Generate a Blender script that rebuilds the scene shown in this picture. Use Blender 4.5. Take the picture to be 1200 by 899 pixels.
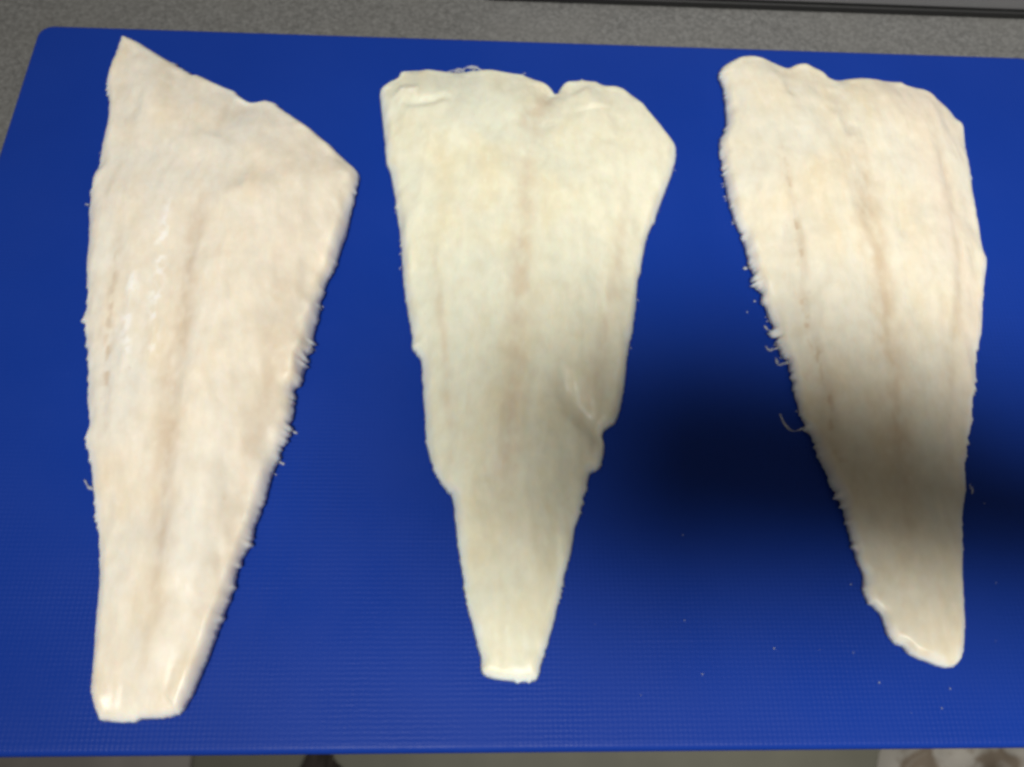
import bpy, math, random
import numpy as np
from mathutils import Matrix, Vector

scene = bpy.context.scene
for o in list(bpy.data.objects):
    bpy.data.objects.remove(o, do_unlink=True)

# ------------------------------------------------------------------ camera
# board frame: x along the board, y away from the photographer, z = 0 on the board's top face (metres)
CAM = Vector((0.1988, -0.0044, 0.2833))
ROT = Matrix(((0.998728, -0.012589, -0.048824), (-0.009148, 0.907013, -0.421003), (0.049584, 0.420914, 0.905744)))
cd = bpy.data.cameras.new('camera')
cd.sensor_width = 36.0
cd.lens = 36.0 * 970.0 / 1200.0
cd.clip_start = 0.005
cd.clip_end = 50.0
cd.dof.use_dof = True
cd.dof.focus_distance = 0.315
cd.dof.aperture_fstop = 11.0
cam = bpy.data.objects.new('camera', cd)
cam.matrix_world = Matrix.Translation(CAM) @ ROT.to_4x4()
scene.collection.objects.link(cam)
scene.camera = cam

# ------------------------------------------------------------------ light
world = bpy.data.worlds.new('World')
scene.world = world
world.use_nodes = True
bg = world.node_tree.nodes['Background']
bg.inputs['Color'].default_value = (1.0, 0.93, 0.80, 1)
bg.inputs['Strength'].default_value = 0.12

def area(name, loc, target, sx, sy, watts, col):
    ld = bpy.data.lights.new(name, 'AREA')
    ld.shape = 'RECTANGLE'; ld.size = sx; ld.size_y = sy
    ld.energy = watts; ld.color = col
    ob = bpy.data.objects.new(name, ld)
    ob.location = loc
    ob.rotation_euler = (Vector(target) - Vector(loc)).to_track_quat('-Z', 'Y').to_euler()
    scene.collection.objects.link(ob)
    return ob
key = area('ceiling_lamp', (0.29, -0.60, 1.45), (0.46, 0.13, 0), 1.00, 0.26, 3.8, (1.0, 0.985, 0.945))
key.data.spread = math.radians(46)

scene.view_settings.view_transform = 'Standard'
scene.view_settings.look = 'None'
scene.view_settings.exposure = 0.0
scene.view_settings.gamma = 1.0
scene.view_settings.use_curve_mapping = False
scene.render.engine = 'CYCLES'
scene.cycles.filter_width = 3.1

# ------------------------------------------------------------------ helpers
rng = random.Random(7)
COL = scene.collection

def link(name, me, mat=None, parent=None):
    ob = bpy.data.objects.new(name, me)
    COL.objects.link(ob)
    if mat is not None:
        me.materials.append(mat)
    if parent is not None:
        ob.parent = parent
    return ob

def tag(o, label=None, cat=None, group=None, kind=None):
    if label: o['label'] = label
    if cat: o['category'] = cat
    if group: o['group'] = group
    if kind: o['kind'] = kind
    return o

def mesh(name, verts, faces, smooth=True):
    me = bpy.data.meshes.new(name)
    me.from_pydata([tuple(map(float, v)) for v in verts], [], [tuple(f) for f in faces])
    me.update()
    if smooth:
        me.polygons.foreach_set('use_smooth', [True] * len(me.polygons))
    return me

class NT:
    def __init__(self, name):
        self.m = bpy.data.materials.new(name); self.m.use_nodes = True
        self.t = self.m.node_tree; self.n = self.t.nodes; self.l = self.t.links
        self.b = self.n['Principled BSDF']
    def node(self, typ, **kw):
        nd = self.n.new(typ)
        for k, v in kw.items(): setattr(nd, k, v)
        return nd
    def put(self, sock, v):
        if hasattr(v, 'is_linked') or isinstance(v, bpy.types.NodeSocket): self.l.new(v, sock)
        else: sock.default_value = v
    def coord(self, which='Object'): return self.node('ShaderNodeTexCoord').outputs[which]
    def noise(self, vec, scale, detail=3.0, rough=0.55, dist=0.0):
        nd = self.node('ShaderNodeTexNoise')
        self.put(nd.inputs['Vector'], vec); nd.inputs['Scale'].default_value = scale
        nd.inputs['Detail'].default_value = detail; nd.inputs['Roughness'].default_value = rough
        nd.inputs['Distortion'].default_value = dist
        return nd.outputs['Fac']
    def math(self, op, a, b=0.0, c=0.0, clamp=False):
        nd = self.node('ShaderNodeMath', operation=op); nd.use_clamp = clamp
        self.put(nd.inputs[0], a); self.put(nd.inputs[1], b); self.put(nd.inputs[2], c)
        return nd.outputs[0]
    def ramp(self, fac, stops):
        nd = self.node('ShaderNodeValToRGB'); self.put(nd.inputs[0], fac)
        e = nd.color_ramp.elements
        while len(e) < len(stops): e.new(0.5)
        for s, (p, c) in zip(e, stops):
            s.position = p; s.color = (c, c, c, 1) if isinstance(c, (int, float)) else (*c, 1)
        return nd.outputs[0]
    def mix(self, fac, a, b, mode='MIX'):
        nd = self.node('ShaderNodeMix', data_type='RGBA', blend_type=mode)
        self.put(nd.inputs['Factor'], fac)
        self.put(nd.inputs['A'], (*a, 1) if isinstance(a, tuple) else a)
        self.put(nd.inputs['B'], (*b, 1) if isinstance(b, tuple) else b)
        return nd.outputs['Result']
    def attr(self, name):
        nd = self.node('ShaderNodeAttribute', attribute_name=name)
        return nd.outputs['Fac']
    def bump(self, h, dist, strength=1.0, normal=None):
        nd = self.node('ShaderNodeBump'); nd.inputs['Distance'].default_value = dist
        nd.inputs['Strength'].default_value = strength; self.put(nd.inputs['Height'], h)
        if normal is not None: self.put(nd.inputs['Normal'], normal)
        return nd.outputs['Normal']
    def scale(self, vec, s):
        nd = self.node('ShaderNodeMapping'); self.put(nd.inputs['Vector'], vec); nd.inputs['Scale'].default_value = s
        return nd.outputs['Vector']
    def set(self, **kw):
        for k, v in kw.items():
            k = k.replace('_', ' ')
            if isinstance(v, tuple) and len(v) == 3 and k == 'Base Color': v = (*v, 1)
            self.put(self.b.inputs[k], v)
        return self.m

# ------------------------------------------------------------------ materials
def mat_board():
    t = NT('blue_polyethylene')
    c = t.coord()
    sep = t.node('ShaderNodeSeparateXYZ'); t.l.new(c, sep.inputs[0])
    wob = t.noise(c, 130.0, 3.0)
    k = 2 * math.pi / 0.0016
    gx = t.math('SINE', t.math('MULTIPLY_ADD', sep.outputs['X'], k, t.math('MULTIPLY', wob, 3.0)))
    gy = t.math('SINE', t.math('MULTIPLY_ADD', sep.outputs['Y'], k, t.math('MULTIPLY', wob, 3.0)))
    weave = t.math('ADD', gx, t.math('MULTIPLY', gy, 0.8))
    patch = t.ramp(t.noise(c, 16.0, 3.0), [(0.32, 0.05), (0.7, 1.0)])
    h = t.math('MULTIPLY', weave, patch)
    fine = t.noise(c, 1500.0, 2.0)
    n1 = t.bump(h, 0.00007, 0.55)
    n2 = t.bump(fine, 0.00012, 0.6, n1)
    # knife scratches
    s = t.noise(t.scale(c, (9.0, 420.0, 1.0)), 1.0, 2.0)
    n3 = t.bump(t.ramp(s, [(0.64, 0.0), (0.72, 1.0)]), 0.00005, 0.4, n2)
    col = t.mix(t.noise(c, 9.0, 3.0), (0.0042, 0.027, 0.222), (0.0066, 0.037, 0.272))
    ro = t.math('MULTIPLY_ADD', t.ramp(t.noise(c, 14.0, 5.0, 0.6), [(0.35, 0.0), (0.65, 1.0)]), 0.22, 0.34)
    return t.set(Base_Color=col, Roughness=ro, Normal=n3, IOR=1.5, Specular_IOR_Level=0.13)

def mat_flesh(name, cream, pale, brown, blush, seed):
    t = NT(name)
    c = t.coord()
    # flesh coordinates: across the fillet from its seam, and along it
    sep = t.node('ShaderNodeSeparateXYZ'); t.l.new(c, sep.inputs[0])
    comb = t.node('ShaderNodeCombineXYZ')
    t.put(comb.inputs[0], t.math('ADD', t.attr('across'), seed)); t.put(comb.inputs[1], sep.outputs['Y']); comb.inputs[2].default_value = seed
    f = comb.outputs[0]
    grain = t.noise(t.scale(f, (1.0, 0.28, 1.0)), 260.0, 4.0, 0.6)
    band = t.noise(t.scale(f, (1.0, 0.18, 1.0)), 80.0, 2.0, 0.5)
    blot = t.noise(t.scale(f, (1.0, 0.45, 1.0)), 70.0, 4.0, 0.6, 0.4)
    big = t.noise(f, 22.0, 2.0)
    warm = tuple(x * y for x, y in zip(cream, (0.955, 0.885, 0.77)))
    cool = tuple(x * y for x, y in zip(cream, (0.955, 0.985, 1.02)))
    col = t.mix(t.math('MULTIPLY', t.ramp(band, [(0.45, 0.0), (0.66, 1.0)]), 0.6), cream, warm)
    col = t.mix(t.math('MULTIPLY', t.ramp(blot, [(0.44, 0.0), (0.66, 1.0)]), 0.6), col, warm)
    col = t.mix(t.math('MULTIPLY', t.ramp(big, [(0.45, 0.0), (0.62, 1.0)]), 0.8), col, cool)
    col = t.mix(t.math('MULTIPLY', t.ramp(grain, [(0.45, 0.0), (0.7, 1.0)]), 0.22), col, tuple(x * 0.86 for x in cream))
    col = t.mix(t.math('MULTIPLY', t.attr('tint_blush'), 0.9), col, blush)
    mot = t.noise(t.scale(f, (1.0, 0.75, 1.0)), 210.0, 3.0, 0.55)
    col = t.mix(t.ramp(mot, [(0.34, 0.28), (0.50, 0.0)]), col, tuple(x * y for x, y in zip(cream, (0.84, 0.80, 0.73))))
    col = t.mix(t.ramp(mot, [(0.52, 0.0), (0.70, 0.4)]), col, tuple(min(0.88, x * 1.09) for x in cream))
    spot = t.ramp(t.noise(t.scale(f, (1.0, 0.6, 1.0)), 330.0, 2.0), [(0.62, 0.0), (0.74, 1.0)])
    col = t.mix(t.math('MULTIPLY', spot, 0.3), col, tuple(min(0.9, x * 1.1) for x in cream))
    pin = t.ramp(t.noise(f, 210.0, 2.0), [(0.70, 0.0), (0.78, 1.0)])
    col = t.mix(t.math('MULTIPLY', pin, 0.35), col, brown)
    col = t.mix(t.attr('tint_glint'), col, (0.88, 0.86, 0.82))  # wet glints painted into the flesh colour as broken white streaks
    col = t.mix(t.attr('tint_pale'), col, pale)
    col = t.mix(t.attr('tint_brown'), col, brown)
    n = t.bump(grain, 0.0003, 0.22)
    n = t.bump(t.noise(f, 520.0, 2.0), 0.0002, 0.2, n)
    ro = t.math('SUBTRACT', t.ramp(t.noise(f, 120.0, 4.0), [(0.3, 0.32), (0.7, 0.55)]), t.math('MULTIPLY', t.attr('tint_glint'), 0.2))
    return t.set(Base_Color=col, Roughness=ro, Normal=n, IOR=1.38, Specular_IOR_Level=0.4, Subsurface_Weight=0.75, Coat_Weight=0.22, Coat_Roughness=0.30,
                 Subsurface_Radius=(1.0, 0.66, 0.45), Subsurface_Scale=0.0045)

def mat_worktop():
    t = NT('grey_speckled_laminate')
    c = t.coord()
    a = t.noise(c, 520.0, 3.0, 0.7)
    b = t.noise(c, 1100.0, 2.0, 0.6)
    big = t.noise(c, 30.0, 3.0)
    col = t.ramp(a, [(0.30, (0.079, 0.078, 0.075)), (0.52, (0.130, 0.129, 0.124)), (0.72, (0.19, 0.189, 0.182))])
    col = t.mix(t.math('MULTIPLY', t.ramp(b, [(0.5, 0.0), (0.7, 1.0)]), 0.35), col, (0.075, 0.072, 0.068))
    col = t.mix(t.math('MULTIPLY', t.ramp(big, [(0.4, 0.0), (0.7, 1.0)]), 0.35), col, (0.140, 0.137, 0.127))
    return t.set(Base_Color=col, Roughness=0.5, Normal=t.bump(a, 0.0001, 0.3))

def mat_plain(name, col, rough=0.5, metal=0.0, nscale=40.0, amount=0.25, bump=0.0002):
    t = NT(name)
    c = t.coord()
    n = t.noise(c, nscale, 4.0)
    cc = t.mix(n, tuple(a * (1 - amount) for a in col), tuple(min(1, a * (1 + amount)) for a in col))
    return t.set(Base_Color=cc, Roughness=rough, Metallic=metal, Normal=t.bump(n, bump, 0.5))

def mat_brushed():
    t = NT('brushed_grey_metal')
    c = t.coord()
    s = t.noise(t.scale(c, (4.0, 900.0, 900.0)), 1.0, 3.0)
    col = t.mix(s, (0.24, 0.24, 0.245), (0.30, 0.30, 0.31))
    return t.set(Base_Color=col, Roughness=t.math('MULTIPLY_ADD', s, 0.2, 0.4), Metallic=0.55, Normal=t.bump(s, 0.0001, 0.3))

def mat_mottled():
    t = NT('mottled_cloth')
    c = t.coord()
    n = t.noise(c, 34.0, 3.0, 0.5, 0.8)
    col = t.ramp(n, [(0.48, (0.52, 0.49, 0.44)), (0.64, (0.26, 0.21, 0.16))])
    return t.set(Base_Color=col, Roughness=0.9)

M_BOARD = mat_board(); M_TOP = mat_worktop(); M_METAL = mat_brushed()
M_BLACK = mat_plain('black_rubber', (0.008, 0.008, 0.008), 0.6)
M_FLOOR = mat_plain('olive_grey_floor', (0.20, 0.195, 0.15), 0.6, nscale=7.0, amount=0.35)
M_RUG = mat_plain('pale_beige_weave', (0.42, 0.39, 0.37), 0.9, nscale=25.0)
M_DARK = mat_plain('dark_brown_cloth', (0.06, 0.048, 0.04), 0.9, nscale=60.0)
M_MOT = mat_mottled()
M_FLAKE = mat_plain('fish_crumb', (0.34, 0.36, 0.40), 0.35, nscale=900.0)

def mat_wisp():
    t = NT('translucent_wisp')
    n = t.noise(t.coord(), 350.0, 3.0)
    return t.set(Base_Color=(0.66, 0.67, 0.67), Roughness=0.4, Alpha=t.ramp(n, [(0.35, 0.15), (0.65, 0.42)]))
M_WISP = mat_wisp()

# ------------------------------------------------------------------ shapes
def rounded_slab(name, x0, x1, y0, y1, z0, z1, r, bev, seg=8, bseg=4):
    """slab with rounded plan corners and a rounded rim top and bottom"""
    def ring(inset, z):
        rr = max(r - inset, 0.0004); P = []
        for cx, cy, a0 in ((x1 - r, y1 - r, 0), (x0 + r, y1 - r, 90), (x0 + r, y0 + r, 180), (x1 - r, y0 + r, 270)):
            for k in range(seg + 1):
                a = math.radians(a0 + 90 * k / seg)
                P.append((cx + rr * math.cos(a), cy + rr * math.sin(a), z))
        return P
    rings = []
    for k in range(bseg + 1):
        a = math.pi / 2 * k / bseg
        rings.append(ring(bev * (1 - math.sin(a)), z0 + bev * (1 - math.cos(a))))
    for k in range(bseg + 1):
        a = math.pi / 2 * k / bseg
        rings.append(ring(bev * (1 - math.cos(a)), z1 - bev * (1 - math.sin(a))))
    n = len(rings[0]); V = [p for rg in rings for p in rg]; F = []
    for j in range(len(rings) - 1):
        for i in range(n):
            F.append((j * n + i, j * n + (i + 1) % n, (j + 1) * n + (i + 1) % n, (j + 1) * n + i))
    F.append(tuple(range((len(rings) - 1) * n, len(rings) * n)))
    F.append(tuple(reversed(range(n))))
    me = mesh(name, V, F)
    for p in me.polygons[-2:]: p.use_smooth = False
    return me

def hash2(ix, iy, seed):
    h = (ix.astype(np.int64) * 374761393 + iy.astype(np.int64) * 668265263 + seed * 1442695041) & 0xffffffff
    h = ((h ^ (h >> 13)) * 1274126177) & 0xffffffff
    h = h ^ (h >> 16)
    return (h & 0xffff) / 65535.0
def vnoise(x, y, seed):
    ix = np.floor(x); iy = np.floor(y); fx = x - ix; fy = y - iy
    fx = fx * fx * fx * (fx * (fx * 6 - 15) + 10); fy = fy * fy * fy * (fy * (fy * 6 - 15) + 10)
    a = hash2(ix, iy, seed); b = hash2(ix + 1, iy, seed); c = hash2(ix, iy + 1, seed); d = hash2(ix + 1, iy + 1, seed)
    return (a * (1 - fx) + b * fx) * (1 - fy) + (c * (1 - fx) + d * fx) * fy * 1.0
def fbm(x, y, seed, octv=3):
    s = 0; amp = 0.5; tot = 0
    for k in range(octv):
        s = s + amp * vnoise(x * 2 ** k + 17.3 * k, y * 2 ** k - 9.1 * k, seed + k); tot += amp; amp *= 0.5
    return s / tot * 2 - 1

def catmull(P, step, closed=True):
    P = np.asarray(P, float); n = len(P); out = []; par = []
    for i in range(n if closed else n - 1):
        if closed: p0, p1, p2, p3 = P[i - 1], P[i], P[(i + 1) % n], P[(i + 2) % n]
        else: p0, p1, p2, p3 = P[max(i - 1, 0)], P[i], P[i + 1], P[min(i + 2, n - 1)]
        m = max(1, int(np.hypot(*(p2 - p1)) / step))
        for k in range(m):
            t = k / m
            out.append(0.5 * (2 * p1 + (p2 - p0) * t + (2 * p0 - 5 * p1 + 4 * p2 - p3) * t * t + (3 * p1 - p0 - 3 * p2 + p3) * t ** 3))
            par.append(i + t)
    if not closed: out.append(P[-1]); par.append(n - 1)
    return np.array(out), np.array(par)

def dist_poly(px, py, Q, closed):
    """distance, nearest point, nearest segment index and side (inside test when closed)"""
    A = Q if closed else Q[:-1]
    B = np.roll(Q, -1, axis=0) if closed else Q[1:]
    n = len(px); D = np.empty(n); I = np.empty(n, int); T = np.empty(n); ins = np.zeros(n, bool)
    d = B - A; L2 = (d ** 2).sum(1) + 1e-18
    for s in range(0, n, 4000):
        x = px[s:s + 4000, None]; y = py[s:s + 4000, None]
        ex = x - A[:, 0]; ey = y - A[:, 1]
        t = np.clip((ex * d[:, 0] + ey * d[:, 1]) / L2, 0, 1)
        q = (ex - t * d[:, 0]) ** 2 + (ey - t * d[:, 1]) ** 2
        k = q.argmin(1); r = np.arange(len(k))
        D[s:s + 4000] = np.sqrt(q[r, k]); I[s:s + 4000] = k; T[s:s + 4000] = t[r, k]
        if closed:
            cr = (A[:, 1] > y) != (B[:, 1] > y)
            with np.errstate(divide='ignore', invalid='ignore'):
                xi = A[:, 0] + ey * d[:, 0] / np.where(d[:, 1] == 0, 1e-12, d[:, 1])
            ins[s:s + 4000] = ((cr & (x < xi)).sum(1) % 2).astype(bool)
    N = A[I] + d[I] * T[:, None]
    return D, N, I, T, ins

def boxblur(a, r):
    for ax in (0, 1):
        a = np.moveaxis(a, ax, 0)
        pad = np.concatenate([np.zeros((r + 1,) + a.shape[1:]), a, np.zeros((r,) + a.shape[1:])])
        c = np.cumsum(pad, 0); a = (c[2 * r + 1:] - c[:-2 * r - 1]) / (2 * r + 1)
        a = np.moveaxis(a, 0, ax)
    return a

G = 0.00055
def make_fillet(name, label, outline, edge, mid, lines, thick, mat, seed, rag, bdir=1):
    """one skinned fillet: dense height field inside the traced outline, closed underneath"""
    P = np.array(outline) * 1e-4
    Q, par = catmull(P, 0.0011)
    # ragged, fibrous rim
    tang = np.roll(Q, -1, 0) - np.roll(Q, 1, 0); tang /= np.hypot(tang[:, 0], tang[:, 1])[:, None] + 1e-12
    nor = np.stack([tang[:, 1], -tang[:, 0]], 1)
    lo = Q.min(0) - 2 * G; hi = Q.max(0) + 2 * G
    nx = int((hi[0] - lo[0]) / G) + 1; ny = int((hi[1] - lo[1]) / G) + 1
    X, Y = np.meshgrid(lo[0] + np.arange(nx) * G, lo[1] + np.arange(ny) * G, indexing='ij')
    X = X.ravel().copy(); Y = Y.ravel().copy()
    D, N, I, T, ins = dist_poly(X, Y, Q, True)
    sd = np.where(ins, D, -D)
    ok = (sd > -0.45 * G).reshape(nx, ny)
    cell = ok[:-1, :-1] & ok[1:, :-1] & ok[:-1, 1:] & ok[1:, 1:]
    cnt = np.zeros((nx, ny), int)
    for a in (0, 1):
        for b in (0, 1): cnt[a:nx - 1 + a, b:ny - 1 + b] += cell
    cnt = cnt.ravel(); used = cnt > 0; rim = used & (cnt < 4)
    X[rim] = N[rim, 0]; Y[rim] = N[rim, 1]; sd[rim] = 0
    p = par[I]
    He = np.interp(p, [e[0] for e in edge], [e[1] for e in edge]) * 1e-3
    W = np.interp(p, [e[0] for e in edge], [e[2] for e in edge]) * 1e-3
    d = np.clip(sd, 0, 1)
    He = He * (1 + 0.22 * fbm(X / .009, Y / .009, seed + 5, 2))
    u = np.clip(d / W, 0, 1)
    h = He * np.sqrt(np.clip(1 - (1 - u) ** 2, 0, 1))
    v = (Y - lo[1]) / (hi[1] - lo[1])
    Hd = np.interp(v, [a for a, _ in thick], [b for _, b in thick]) * 1e-3
    ud = np.clip(d / 0.034, 0, 1)
    h = h + Hd * (1 - (1 - ud) ** 2)
    # soften the inner ridges of the distance field so that the back is one smooth swelling
    hb = h.reshape(nx, ny); mk = used.reshape(nx, ny).astype(float)
    num = hb * mk; den = mk.copy()
    for _ in range(3):
        num = boxblur(num, 7); den = boxblur(den, 7)
    bl = (num / np.maximum(den, 1e-6)).ravel()
    f = np.clip((d - .0022) / .0055, 0, 1); f = f * f * (3 - 2 * f)
    h = h * (1 - f) + bl * f
    amp = np.clip(d / .003, 0, 1)
    ml, _ = catmull(np.array(mid) * 1e-4, 0.002, False)
    mx = np.interp(Y, ml[::-1, 1], ml[::-1, 0]) if ml[0, 1] > ml[-1, 1] else np.interp(Y, ml[:, 1], ml[:, 0])
    ac = X - mx
    # muscle relief: soft lumps, long fibres, faint chevron segments
    h = h + amp * (fbm(X / .016, Y / .028, seed, 2) * .0010 + fbm(ac / .0075, Y / .030, seed + 2, 2) * .0007
                   + fbm(ac / .0035, Y / .016, seed + 3, 2) * .00014 + fbm(X / .0042, Y / .0065, seed + 7, 2) * .00015)
    brown = np.zeros_like(h); glint = np.zeros_like(h)
    for (pl, width, depth, br, dots) in lines:
        ql, _ = catmull(np.array(pl) * 1e-4, 0.0015, False)
        dl, nl, il, tl, _ = dist_poly(X, Y, ql, False)
        s = (il + tl) / (len(ql) - 1)
        fade = np.clip(np.minimum(s, 1 - s) * 3.6, 0, 1); fade = fade * fade * (3 - 2 * fade)
        ww = width * 1e-3 * (1 + .35 * fbm(X / .007, Y / .007, seed + 21, 2))
        g = np.exp(-(dl / ww) ** 2) * fade
        h = h - depth * 1e-3 * g * np.clip(d / .004, 0.15, 1)
        mod = np.clip(.62 + .75 * fbm(X / .0042, Y / .0065, seed + 31, 3), 0, 1)
        if dots: mod = np.clip(fbm(X / .0022, Y / .0034, seed + 41, 2) * 1.7 + .1, 0, 1)
        if br >= 0: brown = np.maximum(brown, br * g * mod)
        else: glint = np.maximum(glint, -br * g * np.clip(2.4 * fbm(X / .0022, Y / .0032, seed + 33, 2) + .1, 0, 1))  # negative br: painted highlight streaks on the raised ridges
    h = np.maximum(h, .0007 * np.clip(d / .0006, 0, 1)) + .00025
    h[rim] = (.0004 + .0020 * np.clip((He - .002) / .005, 0, 1))[rim]
    h = np.where(rim, h, np.maximum(h, .0004 + .0020 * np.clip((He - .002) / .005, 0, 1) + np.minimum(d, .001) * .6))
    pale = np.clip(1 - d / (.0026 * (1 + .8 * fbm(X / .006, Y / .006, seed + 71, 2)) + .0004), 0, 1) * .8
    blush = np.clip((ac * bdir - .012) / .02, 0, 1) * np.clip(.55 + .9 * fbm(ac / .012, Y / .03, seed + 90, 2), 0, 1)
    ids = -np.ones(nx * ny, int); w = np.where(used)[0]; ids[w] = np.arange(len(w))
    # the rim overhangs its foot a little, so that it throws a contact shadow
    inn = nor[I]; cut = .0014 * np.clip(He / .005, .2, 1.2)
    
    # frayed rim: fine torn points and bites, fading out within two millimetres
    rw = np.interp(p, [a for a, _ in rag], [q for _, q in rag]) * np.clip(.75 + 1.3 * fbm(N[:, 0] / .010, N[:, 1] / .010, seed + 80, 2), .15, 1.8)
    n1 = fbm(N[:, 0] / .0012, N[:, 1] / .0012, seed + 60, 2); n2 = fbm(N[:, 0] / .0034, N[:, 1] / .0034, seed + 50, 2)
    n0 = fbm(N[:, 0] / .0021 + 5, N[:, 1] / .0021, seed + 55, 2)
    k = rw * (.0010 * n1 * np.clip(.4 + 2.0 * n0, 0, 1.3) + .0007 * n0 + .0006 * n2) * np.clip(1 - d / .0020, 0, 1) ** 1.5
    XT = X - inn[:, 0] * k; YT = Y - inn[:, 1] * k
    XB = X + inn[:, 0] * cut * 1.2 * np.clip(1 - d / .0035, 0, 1); YB = Y + inn[:, 1] * cut * 1.2 * np.clip(1 - d / .0035, 0, 1)
    top = np.stack([XT[w], YT[w], h[w]], 1)
    inner = w[~rim[w]]; idb = ids.copy(); idb[inner] = len(w) + np.arange(len(inner))
    bot = np.stack([XB[inner], YB[inner], np.full(len(inner), .0001)], 1)
    ci, cj = np.where(cell)
    v00 = ci * ny + cj; v10 = (ci + 1) * ny + cj; v11 = (ci + 1) * ny + cj + 1; v01 = ci * ny + cj + 1
    Ft = np.stack([ids[v00], ids[v10], ids[v11], ids[v01]], 1)
    Fb = np.stack([idb[v00], idb[v01], idb[v11], idb[v10]], 1)
    V = np.vstack([top, bot]); F = np.vstack([Ft, Fb])
    # origin at the base of the fillet
    org = np.array([V[:, 0].mean(), V[:, 1].mean(), 0.0]); V = V - org
    me = bpy.data.meshes.new(name)
    me.vertices.add(len(V)); me.vertices.foreach_set('co', V.astype(np.float32).ravel())
    me.loops.add(F.size); me.loops.foreach_set('vertex_index', F.astype(np.int32).ravel())
    me.polygons.add(len(F)); me.polygons.foreach_set('loop_start', (np.arange(len(F)) * 4).astype(np.int32))
    me.polygons.foreach_set('use_smooth', np.ones(len(F), bool))
    me.update(calc_edges=True); me.validate()
    for an, arr in (('tint_brown', brown), ('tint_pale', pale), ('tint_glint', glint), ('across', ac), ('tint_blush', blush)):
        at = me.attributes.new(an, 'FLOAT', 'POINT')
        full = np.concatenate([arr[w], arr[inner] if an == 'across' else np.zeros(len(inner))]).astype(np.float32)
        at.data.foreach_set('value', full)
    root = bpy.data.objects.new(name, None); COL.objects.link(root)
    root.location = tuple(org); root.empty_display_size = .02
    tag(root, label, 'fish fillet')
    body = link('flesh', me, mat, root)
    return root, Q

def strand(path, r0, r1, lift, sides=6):
    """a torn, flattened wisp of flesh lying on the board"""
    path = np.array(path, float)
    path[1:] += np.array([[rng.uniform(-1, 1), rng.uniform(-1, 1)] for _ in path[1:]]) * r0 * .5
    C, _ = catmull(path, 0.0004, False); n = len(C); V = []; F = []
    p1, p2 = rng.uniform(0, 6), rng.uniform(0, 6)
    for i in range(n):
        t = i / (n - 1); a = C[max(i - 1, 0)]; b = C[min(i + 1, n - 1)]
        tx = b - a; tx = tx / (np.hypot(*tx) + 1e-12); nn = np.array([-tx[1], tx[0]])
        w = (r0 * (1 - t) + r1 * t) * (0.95 + 0.3 * math.sin(t * 9 + p1) + 0.25 * math.sin(t * 17 + p2)); hh = w * .35
        z = max(lift * (1 - t) + hh, hh) + .0001
        off = .25 * w * math.sin(t * 13 + p2)
        for k in range(sides):
            an = 2 * math.pi * k / sides
            V.append((C[i, 0] + nn[0] * (w * math.cos(an) + off), C[i, 1] + nn[1] * (w * math.cos(an) + off), z + hh * math.sin(an)))
    for i in range(n - 1):
        for k in range(sides):
            F.append((i * sides + k, i * sides + (k + 1) % sides, (i + 1) * sides + (k + 1) % sides, (i + 1) * sides + k))
    F.append(tuple(reversed(range(sides)))); F.append(tuple(range((n - 1) * sides, n * sides)))
    return V, F

def add_shred(root, path, r0=.00045, r1=.0002, lift=.0008, mat=None):
    V, F = strand(np.array(path) * 1e-4, r0, r1, lift)
    org = Vector(root.location)
    V = [(x - org.x, y - org.y, z - org.z) for x, y, z in V]
    return link('shred', mesh('shred', V, F), mat, root)
OUT_LEFT = [(391,2971),(460,2943),(601,2845),(743,2749),(761,2750),(874,2685),(941,2657),(963,2629),(1015,2592),(1080,2604),(1133,2586),(1155,2558),(1254,2480),(1345,2399),(1462,2278),(1501,2235),(1508,2190),(1490,2037),(1478,1927),(1453,1803),(1438,1735),(1414,1668),(1406,1568),(1392,1466),(1384,1382),(1367,1332),(1364,1261),(1344,1206),(1346,1124),(1337,1071),(1327,1015),(1310,950),(1295,896),(1287,834),(1274,772),(1259,703),(1240,624),(1221,549),(1209,474),(1190,411),(1175,338),(1158,268),(1138,201),(1116,141),(1099,116),(1051,104),(975,100),(960,92),(864,96),(843,110),(816,160),(804,203),(795,287),(781,384),(772,474),(759,566),(734,663),(706,760),(682,842),(660,923),(637,976),(617,1031),(619,1083),(599,1162),(575,1299),(545,1415),(523,1477),(512,1561),(493,1687),(477,1753),(462,1872),(432,2037),(418,2179),(429,2241),(420,2344),(420,2469),(403,2578),(374,2689),(369,2774),(381,2866),(385,2945)]
OUT_MIDDLE = [(1566,2657),(1571,2707),(1599,2739),(1636,2760),(1653,2797),(1718,2810),(1818,2804),(1895,2802),(1972,2810),(2038,2818),(2103,2815),(2192,2804),(2243,2785),(2308,2752),(2334,2727),(2349,2698),(2365,2729),(2393,2765),(2452,2778),(2530,2776),(2568,2752),(2630,2749),(2683,2721),(2740,2652),(2798,2555),(2854,2460),(2872,2413),(2861,2333),(2835,2253),(2788,2135),(2742,2015),(2701,1916),(2675,1804),(2651,1710),(2637,1615),(2619,1515),(2596,1424),(2581,1350),(2565,1257),(2543,1162),(2517,1104),(2483,1076),(2470,1053),(2477,1026),(2468,970),(2450,927),(2419,911),(2404,863),(2385,791),(2357,699),(2333,609),(2306,511),(2283,426),(2257,336),(2233,274),(2221,222),(2212,209),(2157,204),(2122,209),(2075,212),(2039,225),(2025,243),(2028,275),(2019,309),(1996,391),(1975,465),(1960,568),(1943,667),(1933,758),(1926,804),(1919,828),(1895,853),(1869,891),(1840,964),(1826,1020),(1817,1109),(1807,1212),(1796,1338),(1778,1381),(1757,1407),(1755,1462),(1738,1548),(1716,1674),(1699,1821),(1683,1945),(1658,2102),(1633,2234),(1612,2292),(1598,2417),(1580,2540)]
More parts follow.
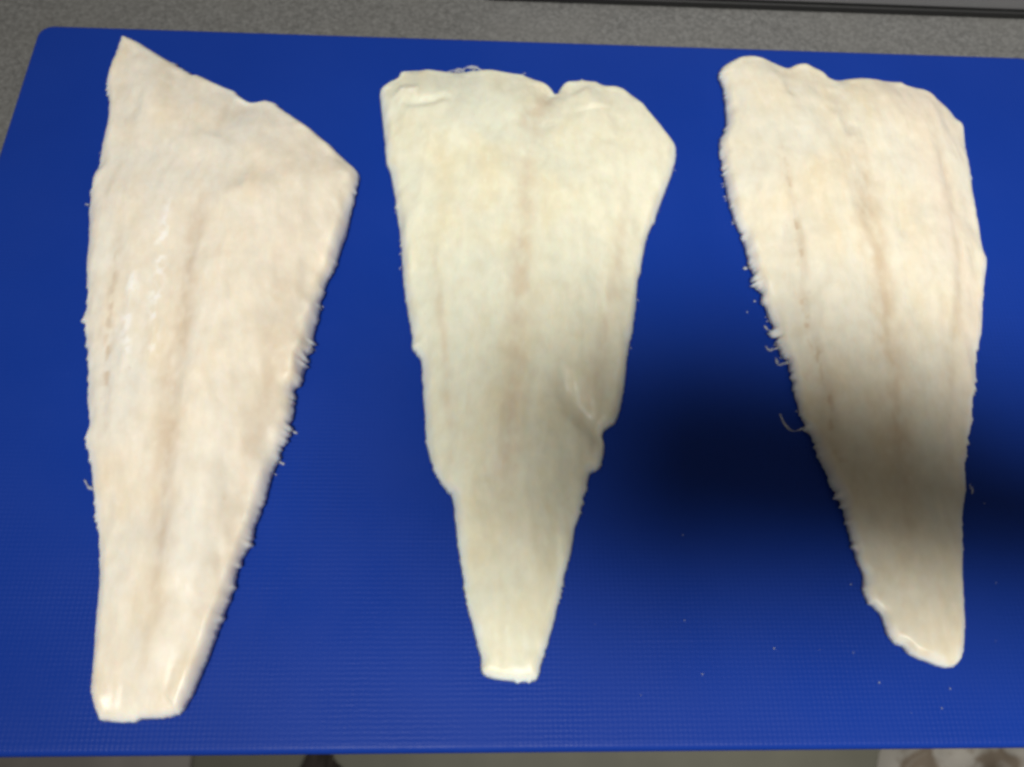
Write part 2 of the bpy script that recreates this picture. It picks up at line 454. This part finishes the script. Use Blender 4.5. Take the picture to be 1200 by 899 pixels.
OUT_RIGHT = [(3107,2836),(3125,2889),(3179,2934),(3247,2958),(3314,2945),(3379,2916),(3419,2891),(3472,2914),(3526,2922),(3578,2892),(3613,2862),(3640,2831),(3744,2846),(3852,2840),(3956,2828),(3991,2803),(4083,2776),(4147,2706),(4182,2631),(4210,2581),(4191,2457),(4182,2342),(4162,2202),(4147,2053),(4132,1935),(4132,1850),(4093,1741),(4061,1643),(4027,1525),(3984,1424),(3945,1298),(3904,1189),(3883,1119),(3853,1049),(3818,948),(3800,863),(3774,798),(3752,723),(3748,692),(3715,571),(3694,474),(3677,380),(3645,285),(3623,256),(3590,242),(3548,248),(3513,261),(3468,278),(3437,311),(3411,327),(3393,369),(3385,417),(3352,459),(3342,503),(3350,540),(3340,600),(3334,651),(3325,721),(3316,805),(3291,879),(3270,957),(3255,1044),(3232,1101),(3219,1181),(3211,1276),(3204,1360),(3184,1434),(3170,1525),(3157,1602),(3140,1680),(3123,1761),(3111,1855),(3104,1939),(3080,2037),(3067,2143),(3060,2233),(3061,2339),(3066,2448),(3104,2547),(3117,2682),(3119,2769)]
L_MID = [(911,2314),(915,2216),(888,2073),(915,1868),(913,1684),(929,1461),(920,1241),(937,1044),(947,879),(966,730),(980,596),(994,354),(979,234)]
L_SIDE = [(602,1940),(613,1742),(644,1481),(670,1272),(696,1106),(741,948)]
L_RIDGE1 = [(774,2091),(798,1925),(798,1747),(828,1378),(846,1207)]
L_RIDGE2 = [(696,1744),(724,1447),(738,1273),(742,1155)]
L_RIGHT_SHADE = [(1267,2063),(1277,1642),(1267,1246),(1236,1047),(1205,829),(1196,682),(1141,340),(1118,202)]  # shade of the down-curving side, put into the flesh colour as tan
M_MID = [(2298,2633),(2269,2539),(2218,2359),(2213,2276),(2202,2082),(2180,1942),(2174,1779),(2164,1510),(2158,1340),(2141,1201),(2124,1034),(2112,938),(2108,835),(2133,715),(2135,590),(2131,459)]
M_SIDE = [(1819,1892),(1850,1655),(1883,1396),(1900,1221),(1916,1055),(1943,865)]
M_SIDE2 = [(2629,2258),(2584,1953),(2545,1670),(2452,1299),(2366,995),(2329,746)]
M_FOLD = [(2294,1314),(2347,1193),(2411,1103),(2457,1034)]
M_FLAP = [(1662,2588),(1725,2557),(1798,2555),(1889,2597)]
R_MID = [(3594,2734),(3604,2659),(3618,2416),(3637,2259),(3611,2067),(3606,1855),(3603,1721),(3590,1537),(3564,1199),(3541,983),(3523,814),(3535,632),(3525,459)]
R_SIDE = [(3293,2563),(3296,2280),(3298,2101),(3296,1901),(3288,1698),(3281,1505),(3308,1347),(3312,1114),(3309,1004),(3359,853),(3367,691)]
R_BAND = [(3952,2677),(4011,2541),(4010,2257),(3981,1935),(3938,1700),(3876,1478),(3810,1248),(3739,1008)]

# ------------------------------------------------------------------ setting
ZT = -0.0122                                   # worktop surface under the board (board 12 mm thick)
wt = link('worktop', rounded_slab('worktop', -0.60, 1.30, 0.016, 0.68, ZT - 0.038, ZT, 0.004, 0.003), M_TOP)
tag(wt, kind='structure')
ZF = -0.93
fl = link('floor', mesh('floor', [(-3, -3, ZF), (4, -3, ZF), (4, 3, ZF), (-3, 3, ZF)], [(0, 1, 2, 3)], False), M_FLOOR)
tag(fl, kind='structure')

# ------------------------------------------------------------------ board
bd = link('cutting_board', rounded_slab('cutting_board', 0.0, 0.468, 0.0, 0.305, ZT + 0.0002, 0.0, 0.007, 0.0022, 10, 5), M_BOARD)
tag(bd, 'blue plastic cutting board with rounded corners under the three fish fillets', 'cutting board')

# ------------------------------------------------------------------ grey appliance behind the board
ap = bpy.data.objects.new('appliance', None); COL.objects.link(ap); ap.location = (0.40, 0.40, ZT)
tag(ap, 'grey metal appliance edge with black lower rim on worktop behind the board', 'appliance')
def rel(me, root):
    me.transform(Matrix.Translation(-Vector(root.location))); return me
link('base_rim', rel(rounded_slab('base_rim', 0.196, 0.86, 0.3440, 0.60, ZT + 0.0002, ZT + 0.0040, 0.012, 0.0008), ap), M_BLACK, ap)
link('metal_body', rel(rounded_slab('metal_body', 0.198, 0.858, 0.3450, 0.598, ZT + 0.0042, ZT + 0.060, 0.012, 0.002), ap), M_METAL, ap)

# ------------------------------------------------------------------ things on the floor in front of the worktop
rug = link('floor_mat', rounded_slab('floor_mat', -0.60, -0.16, -0.45, 0.06, ZF + 0.0005, ZF + 0.009, 0.03, 0.004), M_RUG)
tag(rug, 'pale beige mat on the floor below the front edge of the board', 'mat')
def crumpled(name, cx, cy, rx, ry, hz, seed, mat, n=44):
    V = []; F = []
    for i in range(n + 1):
        for j in range(n + 1):
            u = i / n * 2 - 1; v = j / n * 2 - 1
            x = u * math.sqrt(1 - v * v / 2); y = v * math.sqrt(1 - u * u / 2); r = min(1, math.hypot(x, y))
            a = np.array([x * 2.1 + seed]); b = np.array([y * 2.1 - seed])
            k = float(fbm(a, b, seed, 3)[0]); k2 = float(fbm(a * 2.3, b * 2.3, seed + 4, 2)[0])
            z = hz * (1 - r ** 3) * (0.72 + 0.5 * k + 0.28 * k2) * (1 if r < 1 else 0)
            V.append((cx + rx * x * (1 + 0.12 * k), cy + ry * y * (1 + 0.12 * k2), ZF + 0.001 + max(z, 0)))
    for i in range(n):
        for j in range(n):
            a = i * (n + 1) + j; F.append((a, a + n + 1, a + n + 2, a + 1))
    return link(name, mesh(name, V, F), mat)
tag(crumpled('dark_cloth', 0.005, -0.095, 0.045, 0.12, 0.06, 5, M_DARK), 'dark brown crumpled cloth on the floor beside the beige mat', 'cloth')
tag(crumpled('mottled_cloth', 0.90, -0.10, 0.17, 0.20, 0.12, 9, M_MOT), 'pale mottled crumpled cloth with brown spots lying on the floor', 'cloth')

# ------------------------------------------------------------------ fillets
FL_L = mat_flesh('flesh_pinkish_cream', (0.79, 0.735, 0.63), (0.76, 0.75, 0.76), (0.62, 0.50, 0.37), (0.75, 0.68, 0.555), 1.3)
FL_M = mat_flesh('flesh_yellow_cream', (0.745, 0.728, 0.585), (0.75, 0.78, 0.77), (0.62, 0.53, 0.39), (0.75, 0.72, 0.575), 4.1)
FL_R = mat_flesh('flesh_warm_cream', (0.735, 0.688, 0.565), (0.78, 0.78, 0.78), (0.57, 0.45, 0.31), (0.72, 0.635, 0.525), 7.7)

left, QL = make_fillet('fish_fillet', 'pinkish cream fish fillet with slanted pointed top and broad square tail', OUT_LEFT,
    [(0, 4, 4), (8, 4.5, 3), (15, 5.5, 3.5), (17, 7.5, 4), (30, 8, 4), (42, 6.5, 3.5), (46, 3, 3), (50, 3, 4), (60, 3.5, 6), (72, 3.5, 6), (83, 4, 4)],
    L_MID, [(L_MID, 4.2, 0.7, .95, 0), (L_SIDE, 1.6, .35, .8, 1), (L_RIDGE1, 2.4, -.6, -.75, 0), (L_RIDGE2, 2.4, -.7, -.75, 0), (L_RIGHT_SHADE, 5.0, .3, .5, 0),
            ([(911, 2314), (960, 2440), (1010, 2590)], 5.0, 1.0, .42, 0), ([(470, 2700), (455, 2550), (560, 2420)], 5, .8, .16, 0)],
    [(0, 3.5), (.3, 6.5), (.65, 8.5), (.9, 5.0), (1, 2.5)], FL_L, 11,
    [(0, .3), (7, .9), (15, .3), (19, .3), (21, 1.1), (36, 1.1), (40, .3), (50, .3), (56, .7), (72, 1.0), (83, .3)])
middle, QM = make_fillet('fish_fillet', 'yellowish cream fish fillet with notched wide top and a folded side flap', OUT_MIDDLE,
    [(0, 4, 4), (4, 4.5, 2.6), (12, 4, 3), (15, 3.5, 2.5), (20, 4.5, 4), (26, 4, 4), (34, 5, 4), (48, 4.5, 3.5), (54, 3, 3), (60, 2.5, 3), (70, 3, 4), (80, 4, 5), (92, 4.5, 5)],
    M_MID, [(M_MID, 4.6, .75, .85, 0), ([(2370, 2790), (2345, 2720), (2310, 2650), (2269, 2539), (2235, 2420), (2160, 2330)], 6.0, 1.7, .95, 0), (M_SIDE, 2.2, .3, .6, 0),
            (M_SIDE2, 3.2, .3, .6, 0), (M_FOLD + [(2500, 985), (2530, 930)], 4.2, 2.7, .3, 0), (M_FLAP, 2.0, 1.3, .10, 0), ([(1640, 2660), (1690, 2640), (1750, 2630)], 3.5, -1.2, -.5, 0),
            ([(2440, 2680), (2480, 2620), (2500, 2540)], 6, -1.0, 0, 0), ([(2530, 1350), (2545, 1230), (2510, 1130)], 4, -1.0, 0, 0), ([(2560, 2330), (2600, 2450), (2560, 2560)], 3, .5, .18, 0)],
    [(0, 3), (.3, 6), (.65, 8.5), (.9, 7.0), (1, 5)], FL_M, 23,
    [(0, .3), (4, .3), (7, .9), (12, .6), (18, .3), (40, .36), (48, .9), (54, .3), (56, .8), (62, .6), (72, .36), (80, .36), (92, .3)])
right, QR = make_fillet('fish_fillet', 'warm cream fish fillet with one badly frayed long edge and rounded tail', OUT_RIGHT,
    [(0, 5, 4), (6, 4.5, 4), (12, 4, 4), (18, 3, 4), (24, 2.8, 4), (36, 3, 4), (42, 3, 4), (48, 3, 4), (54, 2.5, 3), (58, 5, 3.5), (68, 5, 3.5), (80, 4.5, 4)],
    R_MID, [(R_MID, 5.2, .85, .8, 0), ([(3594, 2734), (3604, 2659), (3618, 2416)], 3.5, 1.5, .3, 0), (R_SIDE, 1.7, .4, .9, 1), (R_SIDE, 3.5, .1, .35, 0), (R_BAND, 2.8, .7, .5, 0),
            ([(3419, 2870), (3400, 2760), (3380, 2640)], 3.5, .9, .1, 0)],
    [(0, 3), (.25, 5.5), (.6, 8.5), (.9, 7.0), (1, 5)], FL_R, 37,
    [(0, .3), (12, .3), (16, .36), (24, .7), (36, .9), (42, .3), (50, .3), (56, .7), (60, 1.4), (66, 1.8), (76, 1.8), (80, .4)])

# ------------------------------------------------------------------ torn shreds at the rims
for path in ([(3290, 1090), (3239, 1101), (3189, 1090), (3166, 1111), (3157, 1159)], [(3215, 1370), (3178, 1367), (3173, 1395)],
             [(3185, 1495), (3152, 1517), (3146, 1540)], [(3190, 1440), (3150, 1428), (3140, 1450)],
             [(3810, 880), (3826, 862), (3822, 850)], [(4110, 1860), (4146, 1872)]):
    add_shred(right, path, .00075, .0004, .0016, M_WISP)
for path in ([(1850, 2785), (1883, 2829), (1921, 2831), (1952, 2820)], [(1930, 2800), (1941, 2842), (1979, 2859), (2022, 2845)], [(1960, 2800), (1990, 2852), (1998, 2866)],
             [(2183, 2790), (2193, 2816), (2214, 2838)], [(2464, 2765), (2468, 2792), (2482, 2803)], [(1890, 2795), (1905, 2838), (1925, 2850)], [(2000, 2805), (2030, 2832), (2052, 2836)]):
    add_shred(middle, path, .0010, .0006, .0016, M_WISP)
for path in ([(715, 830), (677, 848), (660, 858), (645, 880)], [(440, 2180), (414, 2200)], [(430, 2040), (410, 2050)], [(1340, 1070), (1362, 1062)], [(1305, 950), (1325, 944)]):
    add_shred(left, path, .0006, .0004, .0012, M_WISP)

def fringe(root, Q, spots, mat):
    """many hair-fine torn fibres along stretches of the rim, one part"""
    V = []; F = []; org = Vector(root.location); c = Q.mean(0)
    for a, b, n in spots:
        for _ in range(n):
            i = int((a + (b - a) * rng.random()) * len(Q)) % len(Q)
            p = Q[i]; t = Q[(i + 2) % len(Q)] - Q[i - 2]; t = t / (np.hypot(*t) + 1e-12)
            o = np.array([-t[1], t[0]])
            L = rng.uniform(.0004, .0012); s = rng.uniform(-1, 1)
            path = [p - o * .0012, p + o * L * .5 + t * s * L * .2, p + o * L * .8 + t * s * L * .8]
            v, f = strand(path, .00050, .0002, .0010, 4)
            k = len(V); V += [(x - org.x, y - org.y, z) for x, y, z in v]; F += [tuple(q + k for q in ff) for ff in f]
    tag(link('frayed_fibres', mesh('frayed_fibres', V, F), mat, root), kind='stuff')
fringe(left, QL, [(.27, .45, 3), (.70, .93, 3)], M_WISP)
fringe(middle, QM, [(.03, .13, 14), (.2, .5, 4), (.75, .95, 4)], M_WISP)
fringe(right, QR, [(.72, .93, 14), (.25, .5, 4)], M_WISP)

# ------------------------------------------------------------------ crumbs of fish lying on the board
def flake_mesh(k):
    V = []; F = []; n = 7
    for z, s in ((0.0, .75), (.35, 1.0), (.75, .6)):
        for i in range(n):
            a = 2 * math.pi * i / n; r = s * (0.7 + .55 * rng.random())
            V.append((r * math.cos(a) * (1.3 if k % 2 else .9), r * math.sin(a), z * (0.8 + .4 * rng.random()) if z else 0))
    for j in range(2):
        for i in range(n): F.append((j * n + i, j * n + (i + 1) % n, (j + 1) * n + (i + 1) % n, (j + 1) * n + i))
    F.append(tuple(range(2 * n, 3 * n))); F.append(tuple(reversed(range(n))))
    return mesh('fish_crumb', V, F)
FM = [flake_mesh(k) for k in range(4)]
for m in FM: m.materials.append(M_FLAKE)
spots = [(2737, 693, .36), (3008, 309, .36), (3276, 295, .3), (3345, 200, .32), (3538, 120, .36), (2757, 229, .3), (3829, 527, .3), (3581, 180, .3), (3860, 814, .32),
         (3309, 521, .3), (2714, 401, .3), (3104, 1806, 1.1), (3122, 1650, .7), (3085, 1600, .4)]
for x in range(5):
    spots.append((rng.uniform(2350, 3900), rng.uniform(60, 480), rng.uniform(.13, .24)))
for i, (x, y, s) in enumerate(spots):
    o = bpy.data.objects.new('fish_crumb', FM[i % 4]); COL.objects.link(o)
    o.location = (x * 1e-4, y * 1e-4, .0001); o.scale = (s * .8e-3,) * 3; o.rotation_euler = (0, 0, rng.uniform(0, 6.28))
    if 11 <= i <= 13: tag(o, 'small whitish crumb of fish beside the badly frayed fillet edge', 'fish crumb', 'fish crumbs beside the frayed edge')
    else: tag(o, 'tiny whitish crumb of fish lying on bare blue board', 'fish crumb', 'fish crumbs scattered on the board')

# ------------------------------------------------------------------ the phone that takes the picture; its shadow falls across the board
ph = bpy.data.objects.new('smartphone', None); COL.objects.link(ph)
ph.matrix_world = Matrix.Translation(CAM) @ ROT.to_4x4()
tag(ph, 'black phone held above the board, its shadow falling between two fillets', 'phone')
PZ = 0.004
link('phone_body', rounded_slab('phone_body', -0.015, 0.148, -0.066, 0.014, PZ, PZ + 0.009, 0.011, 0.002), M_BLACK, ph)
link('screen', rounded_slab('screen', -0.011, 0.144, -0.062, 0.010, PZ + 0.0092, PZ + 0.0098, 0.008, 0.0002), M_METAL, ph)

# the right hand and forearm that hold it
M_SKIN = mat_plain('skin', (0.48, 0.27, 0.18), 0.5, nscale=120.0, amount=0.12)
J = []; E = []; RAD = []
def chain(pts, start=None):
    prev = start
    for (x, y, z, r) in pts:
        J.append((x, y, z)); RAD.append(r)
        if prev is not None: E.append((prev, len(J) - 1))
        prev = len(J) - 1
    return prev
chain([(.213, -.060, .033, .027)])                                   # wrist, the root
chain([(.255, -.062, .050, .031), (.33, -.066, .080, .036), (.42, -.08, .120, .042)], 0)
palm = chain([(.187, -.050, .020, .027), (.170, -.038, .012, .027)], 0)
for i, (y, ln) in enumerate(((-.010, 1.0), (-.029, 1.08), (-.047, 1.0), (-.064, .8))):
    chain([(.163, y - .006, .004, .0100), (.150, y, -.0035, .0090), (.150 - .030 * ln, y, -.0050, .0085), (.150 - .052 * ln, y + .001, -.0042, .0075)], palm)
chain([(.172, -.050, .026, .0120), (.152, -.036, .0245, .0100), (.124, -.026, .0225, .0088)], palm - 1)
me = bpy.data.meshes.new('hand'); me.from_pydata(J, E, []); me.update()
hand = bpy.data.objects.new('person', me); COL.objects.link(hand); me.materials.append(M_SKIN)
hand.matrix_world = ph.matrix_world
sk = hand.modifiers.new('skin', 'SKIN'); sk.use_smooth_shade = True
for k, sv in enumerate(me.skin_vertices[0].data):
    sv.radius = (RAD[k], RAD[k]); sv.use_root = (k == 0)
sb = hand.modifiers.new('subdivision', 'SUBSURF'); sb.levels = 2; sb.render_levels = 2
tag(hand, 'bare right hand and forearm holding the phone above the blue board', 'person')
